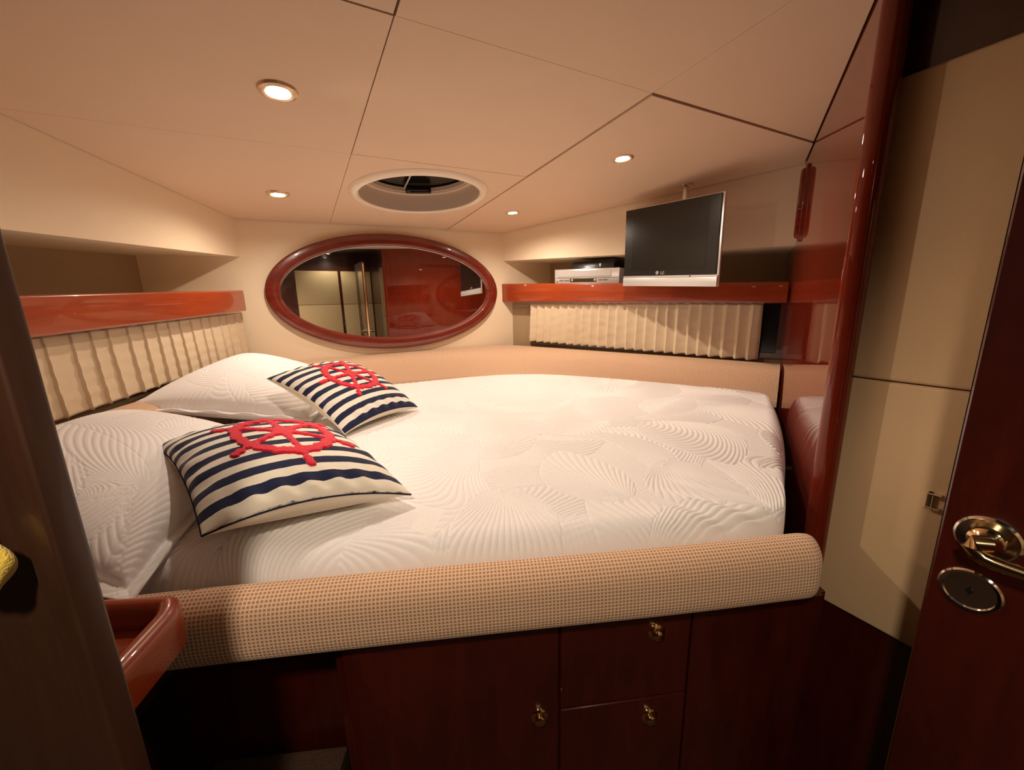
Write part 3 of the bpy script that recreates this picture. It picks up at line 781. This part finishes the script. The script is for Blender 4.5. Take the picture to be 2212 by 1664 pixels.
def cushion(label, P0, P1, P2, T1, T2, mat, rot, wc, seed, piping):
    P0, P1, P2 = [np.array(q, float) for q in (P0, P1, P2)]; P3 = P1+P2-P0
    n = 260
    # slight overall arch: the cushion follows the pillow under it
    U, Vv, Pt, Pb, uvp = pillow(P0, P1, P3, P2, T1-.018, T2+.018, .055, n, 0, None, 0, .55, .0040, .022)
    t = thing('striped_cushion', label, 'cushion', (P0+P3)/2, group='striped cushions with a red ship wheel')
    m = MB(); m.grid(Pt, uvp); f = build(m, 'striped_front', mat, t)
    m = MB(); idx = np.unique(np.r_[np.arange(0, n, 3), n-1]); m.grid(Pb[np.ix_(idx, idx)], flip=True); build(m, 'cream_back', COTTON, t)
    # piping along the seam
    e = np.concatenate([Pt[:, 0], Pt[-1, 1:], Pt[::-1, -1][1:], Pt[0, ::-1][1:-1]])[::3]
    m = MB(); m.tube(list(e)+[e[0]], .0016, 6, False); build(m, 'piping', NAVY if piping else COTTON, t)
    # chenille ship wheel on the front: ring, six spokes with handles
    X = (U-wc[0]); Y = (Vv-wc[1]); rr = np.hypot(X, Y); an = np.arctan2(Y, X)-rot
    wob = .010*np.sin(an*17)+.006*np.sin(an*31+1)
    mask = np.abs(rr+wob-.50) < .062
    for k_ in range(6):
        a_ = rot+k_*math.pi/3; al = X*math.cos(a_)+Y*math.sin(a_); ac = -X*math.sin(a_)+Y*math.cos(a_)
        mask |= (np.abs(ac) < .040+.012*np.clip((.26-al)/.26, 0, 1)+.006*np.sin(al*60)) & (al > 0) & (al < .50)
        mask |= (np.abs(ac) < .048-.016*np.exp(-((al-.60)/.03)**2)+.006*np.sin(al*70)) & (al > .50) & (al < .77) & ((al-.73)**2+ac**2 < .25**2)
        mask &= ~((al > .73) & (np.hypot(al-.73, ac) > .048))
    mask |= rr < .13
    # depth of the pile falls at its borders
    nr_ = np.cross(np.gradient(Pt, axis=0), np.gradient(Pt, axis=1)); nr_ /= np.maximum(np.linalg.norm(nr_, axis=2, keepdims=True), 1e-9)
    if nr_[n//2, n//2, 2] < 0: nr_ = -nr_
    inner = mask.copy()
    for ax_ in (0, 1):
        for sh in (1, -1): inner &= np.roll(mask, sh, ax_)
    rng = np.random.RandomState(seed)
    Hh = np.where(inner, .0038+rng.uniform(-.0005, .0005, mask.shape), np.where(mask, .0018, -.0006))
    Q = Pt+nr_*Hh[..., None]
    cell = mask[:-1, :-1] | mask[1:, :-1] | mask[1:, 1:] | mask[:-1, 1:]
    I = np.arange(n*n).reshape(n, n); q = np.stack([I[:-1, :-1], I[1:, :-1], I[1:, 1:], I[:-1, 1:]], -1)[cell]
    used, inv = np.unique(q, return_inverse=True); m = MB(); m.add(Q.reshape(-1, 3)[used], [tuple(r) for r in inv.reshape(-1, 4).tolist()])
    build(m, 'ship_wheel', RED, t, ang=80)
    return t
cushion('navy and cream striped cushion with red ship wheel, the nearer one', (-.466, .521, -.329), (-.197, .682, -.353), (-.740, .765, -.276), .072, .060, STR1, -math.pi/2, (.10, .05), 1, True)
cushion('navy and cream striped cushion with red ship wheel, the farther one', (-.482, 1.062, -.357), (-.338, 1.342, -.358), (-.762, 1.19, -.214), .062, .052, STR2, 0.0, (.08, .10), 2, False)

# ------------------------------------------------------------------ television
tv = thing('flat_television', 'small silver and black flat television hanging in front of the right shelf', 'television', (.67, 1.727, .05))
bl = V(.547, 1.925, .066); ex = V(.245, -.396, -.024); ez = V(0, 0, .339); tn = unit(np.cross(ex, ez)); tn = tn if tn[1] < 0 else -tn
def tvp(u, v, d=0): return bl+ex*u+ez*v+tn*d
def tvbox(mb, u0, u1, v0, v1, d0, d1): mb.hexa([tvp(u0, v0, d0), tvp(u1, v0, d0), tvp(u1, v1, d0), tvp(u0, v1, d0)], [tvp(u0, v0, d1), tvp(u1, v0, d1), tvp(u1, v1, d1), tvp(u0, v1, d1)])
m = MB(); tvbox(m, -.004, 1.004, 0, 1.004, -.015, -.004); build(m, 'casing', SILVERL, tv, bevel=.004)
m = MB(); tvbox(m, .006, .985, .135, .990, -.004, .002); bz = build(m, 'bezel', BLACK, tv, bevel=.001, seg=1)
m = MB(); tvbox(m, .10, .885, .20, .925, .002, .0026); build(m, 'screen', SCREEN, bz, smooth=False)
m = MB(); tvbox(m, .0, 1.0, .0, .108, -.004, .005); build(m, 'speaker_bar', SILVER, tv, bevel=.002)
m = MB(); tvbox(m, .0, 1.0, .112, .130, -.004, .003); st_ = build(m, 'trim_strip', SILVERL, tv, bevel=.001, seg=1)
m = MB(); m.lathe(tvp(.755, .121, .003), tn, [(.0028, 0), (.0028, .001), (0, .001)], 16); build(m, 'sensor', BLACK, st_)
m = MB(); tvbox(m, .12, .80, .12, .88, -.040, -.015); tvbox(m, .30, .70, .25, .75, -.065, -.040); build(m, 'rear_housing', BLACK, tv, bevel=.004)
def text_mesh(body, name, mat, par, pos, xdir, ydir, size, depth=.0004):
    cu = bpy.data.curves.new(name, 'FONT'); cu.body = body; cu.size = size*S; cu.extrude = depth*S; cu.align_x = 'LEFT'
    o = bpy.data.objects.new(name, cu); COL.objects.link(o)
    dg = bpy.context.evaluated_depsgraph_get(); me = bpy.data.meshes.new_from_object(o.evaluated_get(dg)); bpy.data.objects.remove(o)
    x = unit(xdir); y = unit(ydir); z = np.cross(x, y)
    rel = (np.array(pos)-np.array(par['_o']))*S
    M = Matrix(((x[0], y[0], z[0], rel[0]), (x[1], y[1], z[1], rel[1]), (x[2], y[2], z[2], rel[2]), (0, 0, 0, 1)))
    me.transform(M); me.materials.append(mat)
    r = bpy.data.objects.new(name, me); COL.objects.link(r); r.parent = par; r['_o'] = par['_o']; return r
text_mesh('LG', 'logo_lettering', GREY, bz, tvp(.445, .150, .0024), ex, ez, .017)
m = MB(); m.lathe(tvp(.410, .169, .002), tn, [(.0075, 0), (.0075, .0006), (0, .0006)], 24); lg = build(m, 'logo_disc', GREY, bz)
m = MB(); lc = tvp(.410, .169, .0028); xh = unit(ex)
m.box(lc-xh*.001-V(0, 0, .0035), xh*.0014, V(0, 0, .0065), tn*.0004); m.box(lc-xh*.001-V(0, 0, .0035), xh*.0035, V(0, 0, .0013), tn*.0004)
m.lathe(lc-xh*.0032+V(0, 0, .0022), tn, [(.001, 0), (.001, .0004), (0, .0004)], 10)
build(m, 'logo_mark', BLACK, bz, smooth=False)
# ceiling pole and arm
pp = V(.762, 1.795)
m = MB(); m.tube([p3(pp, zc(*pp)-.004), p3(pp, .20)], .0125, 20); m.lathe(p3(pp, zc(*pp)-.004), (0, 0, -1), [(.030, 0), (.030, .004), (.014, .008)], 24)
build(m, 'ceiling_pole', CHROME, tv)
m = MB(); ce = tvp(.5, .5, -.066); m.tube([p3(pp, .215), ce], .011, 14); m.lathe(ce, -tn, [(.03, -.0), (.03, .006), (0, .006)], 20); build(m, 'swivel_arm', BLACK, tv)

# ------------------------------------------------------------------ recorder and receiver on the right shelf
sd = p3(dr, -.041)
vb = p3(B+dr*.352+nr*.035, .070)
def onshelf(u, w, h): return vb+p3(dr*u, -.035*u)+p3(nr*w, 0)+V(0, 0, h)
def sbox(mb, u0, u1, w0, w1, h0, h1):
    mb.hexa([onshelf(u0, w0, h0), onshelf(u1, w0, h0), onshelf(u1, w1, h0), onshelf(u0, w1, h0)], [onshelf(u0, w0, h1), onshelf(u1, w0, h1), onshelf(u1, w1, h1), onshelf(u0, w1, h1)])
vcr = thing('video_recorder', 'flat silver video and disc recorder on the right shelf beside the television', 'video recorder', onshelf(.18, .1, -.018))
m = MB(); sbox(m, 0, .39, 0, .20, .001, .110); build(m, 'casing', SILVERL, vcr, bevel=.002)
m = MB(); sbox(m, .018, .345, -.003, 0, .068, .100); build(m, 'slot_flap', SILVER, vcr, bevel=.001, seg=1)
m = MB(); sbox(m, .008, .385, -.001, 0, .060, .062); build(m, 'groove', DGREY, vcr, smooth=False)
m = MB(); sbox(m, .10, .26, -.003, 0, .040, .058); build(m, 'display', DISPLAY, vcr, bevel=.001, seg=1)
for u_ in (.035, .045, .055, .070, .080, .090):
    m = MB(); sbox(m, u_-.0028, u_+.0028, -.003, 0, .046, .051); build(m, 'button', DGREY, vcr, smooth=False)
for u_ in (.012, .112, .250):
    m = MB(); m.lathe(onshelf(u_+.004, -.002, .050), -p3(nr, 0), [(.0065, -.002), (.006, .003), (0, .004)], 18); build(m, 'round_key', SILVERL, vcr)
text_mesh('DVD VIDEO', 'lettering', DGREY, vcr, onshelf(.275, -.0012, .046), p3(dr, -.035), (0, 0, 1), .010)
rec = thing('satellite_receiver', 'small black receiver box lying on top of the silver recorder', 'receiver', onshelf(.2, .1, .111))
m = MB(); m.hexa([onshelf(.085, .015, .1105), onshelf(.35, .015, .1105), onshelf(.35, .16, .1105), onshelf(.085, .16, .1105)],
                 [onshelf(.105, .03, .150), onshelf(.35, .03, .158), onshelf(.35, .16, .158), onshelf(.115, .16, .150)])
build(m, 'casing', BLACK, rec, bevel=.003)
for i_, u_ in enumerate((.205, .217, .229, .241)):
    m = MB(); m.lathe(onshelf(u_, .017, .124), -p3(nr, 0), [(.0035, -.004), (.0033, .002), (0, .0025)], 12); build(m, 'button', SILVER, rec)
m = MB(); m.lathe(onshelf(.275, .018, .127), -p3(nr, 0), [(.010, -.005), (.009, .004), (0, .005)], 20, sx=.6); build(m, 'dial', SILVER, rec)
text_mesh('DIGITAL', 'lettering', DGREY, rec, onshelf(.155, .0145, .120), p3(dr, -.035), (0, 0, 1), .007)

# ------------------------------------------------------------------ grab handle on the bulkhead
gh = thing('grab_handle', 'long narrow mahogany grab handle on the glossy bulkhead', 'handle', p3(C+db*.17, .21))
bn3 = p3(-nb, 0); bd3 = p3(db, 0)
def ghp(w, h, d): return p3(C+db*.150, .322)+bd3*w+V(0, 0, h)+bn3*d
def oct_(a, b, d): return [ghp(x_, y_, d) for x_, y_ in ((-a*.45, b), (a*.45, b), (a, b-.022), (a, -b+.022), (a*.45, -b), (-a*.45, -b), (-a, -b+.022), (-a, b-.022))]
m = MB(); m.loop([oct_(.022, .128, 0), oct_(.022, .128, .006), oct_(.018, .122, .009), oct_(.0175, .120, .009)], True, True)
build(m, 'backplate', MAHOG, gh)
m = MB(); m.loop([oct_(.0165, .116, .007), oct_(.0165, .116, .016), oct_(.012, .108, .021), oct_(.006, .100, .021), oct_(.005, .096, .016)], True, True)
build(m, 'grip', MAHOG, gh)

# ------------------------------------------------------------------ yellow cloth at the left edge
yc = V(-.366, .233, -.168)
m = MB(); rings = []
for i_, a_ in enumerate(np.linspace(0, math.pi, 18)):
    r_ = math.sin(a_); z_ = math.cos(a_)
    rings.append([yc+V(.022*r_*math.cos(q)*(1+.10*math.sin(3*q+z_*3)), .013*r_*math.sin(q)*(1+.15*math.sin(4*q)), .0205*z_+.002*math.sin(q*3)) for q in np.linspace(0, 2*math.pi, 28, endpoint=False)])
m.loop(rings)
yt = thing('yellow_cloth', 'fluffy yellow cloth ball hanging on the brown panel at the left edge', 'cloth', yc-V(0, 0, .02))
build(m, 'terry_bundle', YEL, yt)
m = MB(); m.tube([yc+V(0, .0, .018), yc+V(0, .004, .036)], .001, 8); build(m, 'hanging_loop', YEL, yt)

for o in bpy.data.objects:
    if '_o' in o: del o['_o']
